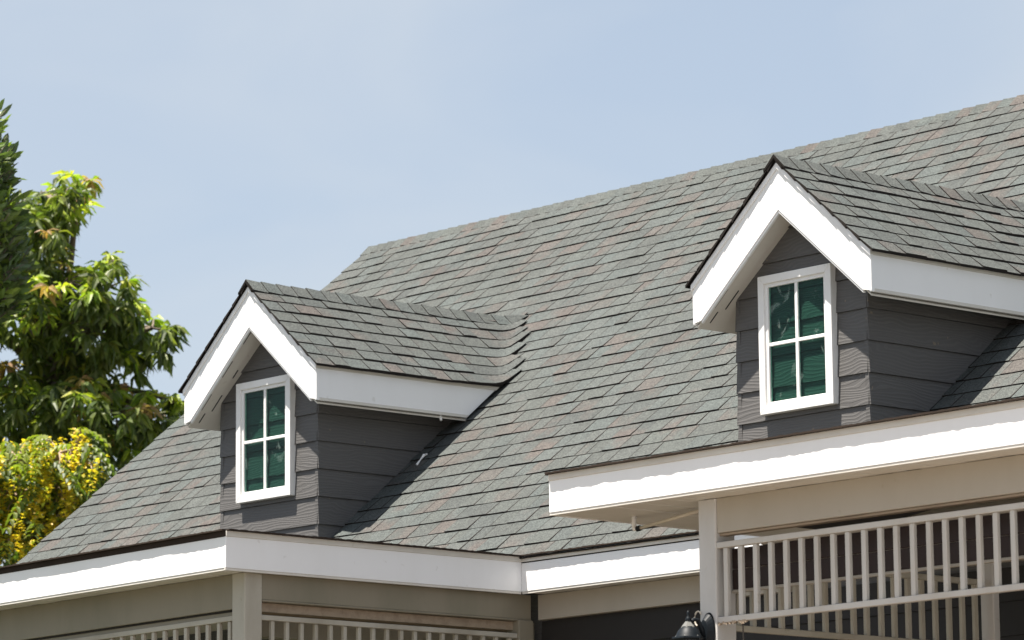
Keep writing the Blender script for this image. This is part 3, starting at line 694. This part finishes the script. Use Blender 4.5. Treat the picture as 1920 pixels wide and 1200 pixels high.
def crown_points(blobs, per):
    pts = []
    for (u, v, ru, rv, d, dd) in blobs:
        n = int(per*ru*rv/1000)
        for i in range(n):
            while True:
                a, b_, c = R.uniform(-1, 1), R.uniform(-1, 1), R.uniform(-1, 1)
                r = sqrt(a*a+b_*b_+c*c)
                if .35 < r < 1: break
            k = (r**.35)/r
            pts.append((at(u+a*k*ru, v+b_*k*rv, d+c*k*dd), -b_*k, at(u, v, d)))
    return pts
def limb(mb, a, b_, r0, r1, n=6, wob=.12):
    pts = []; a = Vector(a); b_ = Vector(b_); L_ = (b_-a).length
    for i in range(n+1):
        t = i/n; pts.append(a.lerp(b_, t)+Vector((R.uniform(-1, 1), R.uniform(-1, 1), R.uniform(-1, 1)))*wob*L_*.12*(1 if 0 < i < n else 0)+Vector((0, 0, .05*L_*sin(pi*t))))
    mb.tube(pts, [r0+(r1-r0)*i/n for i in range(n+1)], 6, cap=False); return pts
def tree(name, label, blobs, per, leaves, trunk_uv, dist, twig_m='bark'):
    base = at(trunk_uv[0], trunk_uv[1], dist); base.z = GZ
    root = empty(name, base, label=label, cat='tree')
    tr = MB(); fork = at(trunk_uv[0], trunk_uv[1], dist); fork = Vector((base.x, base.y, at(trunk_uv[0], trunk_uv[2], dist).z))
    limb(tr, base, fork, .22, .15, 8, .05); tr.build('trunk', 'bark', root, smooth=True)
    lb = MB(); cr_ = MB(); pts = crown_points(blobs, per)
    centres = {}
    for p, upn, c in pts: centres.setdefault(tuple(c), []).append(p)
    for c, ps in centres.items():
        c = Vector(c); limb(lb, fork, c, .07, .03, 7)
        for p in ps[::5]: limb(lb, c, p, .018, .005, 4, .3)
    lb.build('branches', twig_m, root, smooth=True)
    for p, upn, c in pts: leaves(cr_, p, upn, c)
    o = cr_.build('foliage', 'leaf', root, tones=True, kind='stuff'); return root, pts
def mango(mb, p, upn, c):
    r = R.random()
    if upn > -.15 and r < .22+.5*upn:
        rosette(mb, p, 12, .23, .062, LIME if R.random() < .9 else RUST, .9)
    elif r > .965: rosette(mb, p, 9, .16, .036, RUST, .9)
    else: rosette(mb, p, 12, .27, .066, GREEN, 1.3)
DM = 50.
MANGO = [(140, 345, 38, 28, DM, 1), (95, 372, 55, 34, DM, 1), (60, 410, 45, 45, DM, 1), (105, 430, 36, 42, DM-.3, 1), (150, 395, 24, 22, DM, .6), (50, 480, 44, 34, DM, 1), (95, 490, 24, 22, DM, .6),
    (110, 540, 78, 50, DM-.6, 1.2), (195, 545, 52, 56, DM-.6, 1), (215, 490, 22, 18, DM, .5), (235, 590, 42, 36, DM, 1), (285, 615, 44, 28, DM, .8), (170, 620, 90, 52, DM+.3, 1.5), (60, 600, 70, 52, DM+.3, 1.5), (215, 675, 60, 42, DM+.4, 1.2), (110, 680, 55, 30, DM+.3, 1), (305, 650, 14, 22, DM, .4),
    (60, 760, 70, 52, DM, 1.4), (140, 745, 70, 40, DM-.5, 1.2), (215, 775, 80, 52, DM-.4, 1.3), (285, 770, 46, 40, DM, 1), (325, 755, 18, 20, DM, .5), (110, 830, 90, 52, DM+.2, 1.4), (220, 850, 76, 52, DM+.4, 1.2), (150, 920, 60, 50, DM+.8, 1.2), (20, 720, 40, 40, DM, 1),
    (-70, 560, 90, 120, DM, 2), (-80, 760, 90, 110, DM, 2), (-60, 400, 80, 70, DM, 1.5), (60, 900, 90, 70, DM+1, 1.4)]
tree('mango_tree', 'broad mango tree with drooping leaves and lime new growth behind the left roof slope', MANGO, 10., mango, (90, 1000, 720), DM+1)
def cassia(mb, p, upn, c):
    r = R.random()
    fl = r < .68 if upn < .5 else r < .36
    if fl:          # hanging raceme of yellow petals
        n = 16; L_ = R.uniform(.16, .30); q = p.copy()
        for i in range(n):
            q2 = q+Vector((R.uniform(-.03, .03), R.uniform(-.03, .03), -L_*i/n))
            d = Vector((R.uniform(-1, 1), R.uniform(-1, 1), R.uniform(-.6, .8)))
            leaf(mb, q2, d, Vector((0, 0, 1)), .058*R.uniform(.7, 1.25), .046, vary(R.choice([(.60, .44, .035), (.62, .48, .05), (.50, .35, .04), (.45, .42, .06)]), .12), .1, .1)
    else:
        d0 = Vector((R.uniform(-1, 1), R.uniform(-1, 1), R.uniform(-.9, .3))).normalized(); sd = d0.cross(Vector((0, 0, 1))).normalized()
        cols = [(.17, .20, .035), (.12, .15, .03), (.085, .115, .028), (.06, .09, .022)]; cc = R.choice(cols)
        for i in range(6):
            q2 = p+d0*.055*i+Vector((0, 0, -.006*i*i))
            for s_ in (1, -1): leaf(mb, q2, sd*s_+d0*.5+Vector((0, 0, -.4)), Vector((0, 0, 1)), .13*R.uniform(.8, 1.1), .055, vary(cc, .15), .15, .2)
DC = 44.
CASSIA = [(40, 860, 62, 40, DC, 1), (110, 850, 52, 40, DC, 1), (165, 862, 34, 34, DC, .8), (30, 930, 70, 42, DC, 1), (100, 915, 64, 44, DC, 1), (160, 915, 32, 36, DC, .6), (60, 985, 62, 36, DC, 1), (20, 1020, 56, 36, DC, 1), (-40, 940, 60, 110, DC, 1), (115, 965, 30, 28, DC, .6), (150, 820, 18, 22, DC, .4)]
tree('golden_shower_tree', 'small tree hung with bright yellow blossom at the lower left behind the porch roof', CASSIA, 24, cassia, (40, 1000, 1090), DC+.6, 'pale_twig')
# near tree: larger glossy leaves at the left edge, the biggest ones each an object
DN = 38.
base = at(-60, 700, DN); base.z = GZ
near = empty('broadleaf_tree', base, label='dark green tree with large glossy upright leaves cut by the left edge', cat='tree')
tr = MB(); fork = at(-70, 520, DN); limb(tr, base, fork, .16, .10, 8, .05); tr.build('trunk', 'bark', near, smooth=True)
NEAR = [(-12, 245, 18, 40, DN, .3), (-18, 300, 40, 62, DN, .5), (-22, 400, 66, 80, DN, .6), (-14, 490, 66, 62, DN, .6), (0, 545, 40, 34, DN, .4), (-10, 570, 36, 26, DN, .4), (-60, 460, 70, 130, DN+.3, .8)]
lb = MB(); LV = []
for p, upn, c in crown_points(NEAR, 15):
    u, v, z = project(p)
    out_ = Vector((p-Vector(c))); out_.normalize()
    tw = (_rt*.45+Vector((0, 0, .75))+out_*.55+Vector((R.uniform(-.5, .5), R.uniform(-.5, .5), R.uniform(-.25, .25)))).normalized()
    cols = [(.095, .135, .055), (.12, .165, .06), (.08, .11, .05), (.15, .20, .055)]
    if R.random() < .10: cols = [(.16, .22, .04)]
    st = p-tw*.16; lb.tube([st, p, p+tw*.1], [.008, .006, .003], 5, cap=False)
    for i in range(7):
        th = i*2.4; sd = tw.orthogonal().normalized(); sd = (Matrix.Rotation(th, 3, tw) @ sd)
        d = (tw*.75+sd*.75).normalized(); b_ = MB(); q = st+tw*.026*i
        leaf(b_, q, d, sd+Vector((R.uniform(-.5, .5), R.uniform(-.5, .5), .2)), .185*R.uniform(.75, 1.2), .062*R.uniform(.85, 1.15), vary(R.choice(cols)), .18, R.uniform(.0, .18)); LV.append((b_, q+d*.07))
for (u, v, ru, rv, d_, dd) in NEAR: limb(lb, fork, at(u, v, d_), .05, .015, 6)
lb.build('branches', 'bark', near, smooth=True)
big = []
for i, (b_, c) in enumerate(LV):
    u, v, z = project(c)
    if -2 < u < 100 and 180 < v < 620: big.append((z, i))
big.sort(); keep = {i for z, i in big[:240]}; rest = MB()
for i, (b_, c) in enumerate(LV):
    if i in keep: b_.build('leaf', 'leaf_near', near, tones=True)
    else:
        n = len(rest.v); rest.v += b_.v; rest.f += [tuple(k+n for k in f) for f in b_.f]; rest.m += b_.m; rest.t += b_.t
rest.build('foliage', 'leaf_near', near, tones=True, kind='stuff')
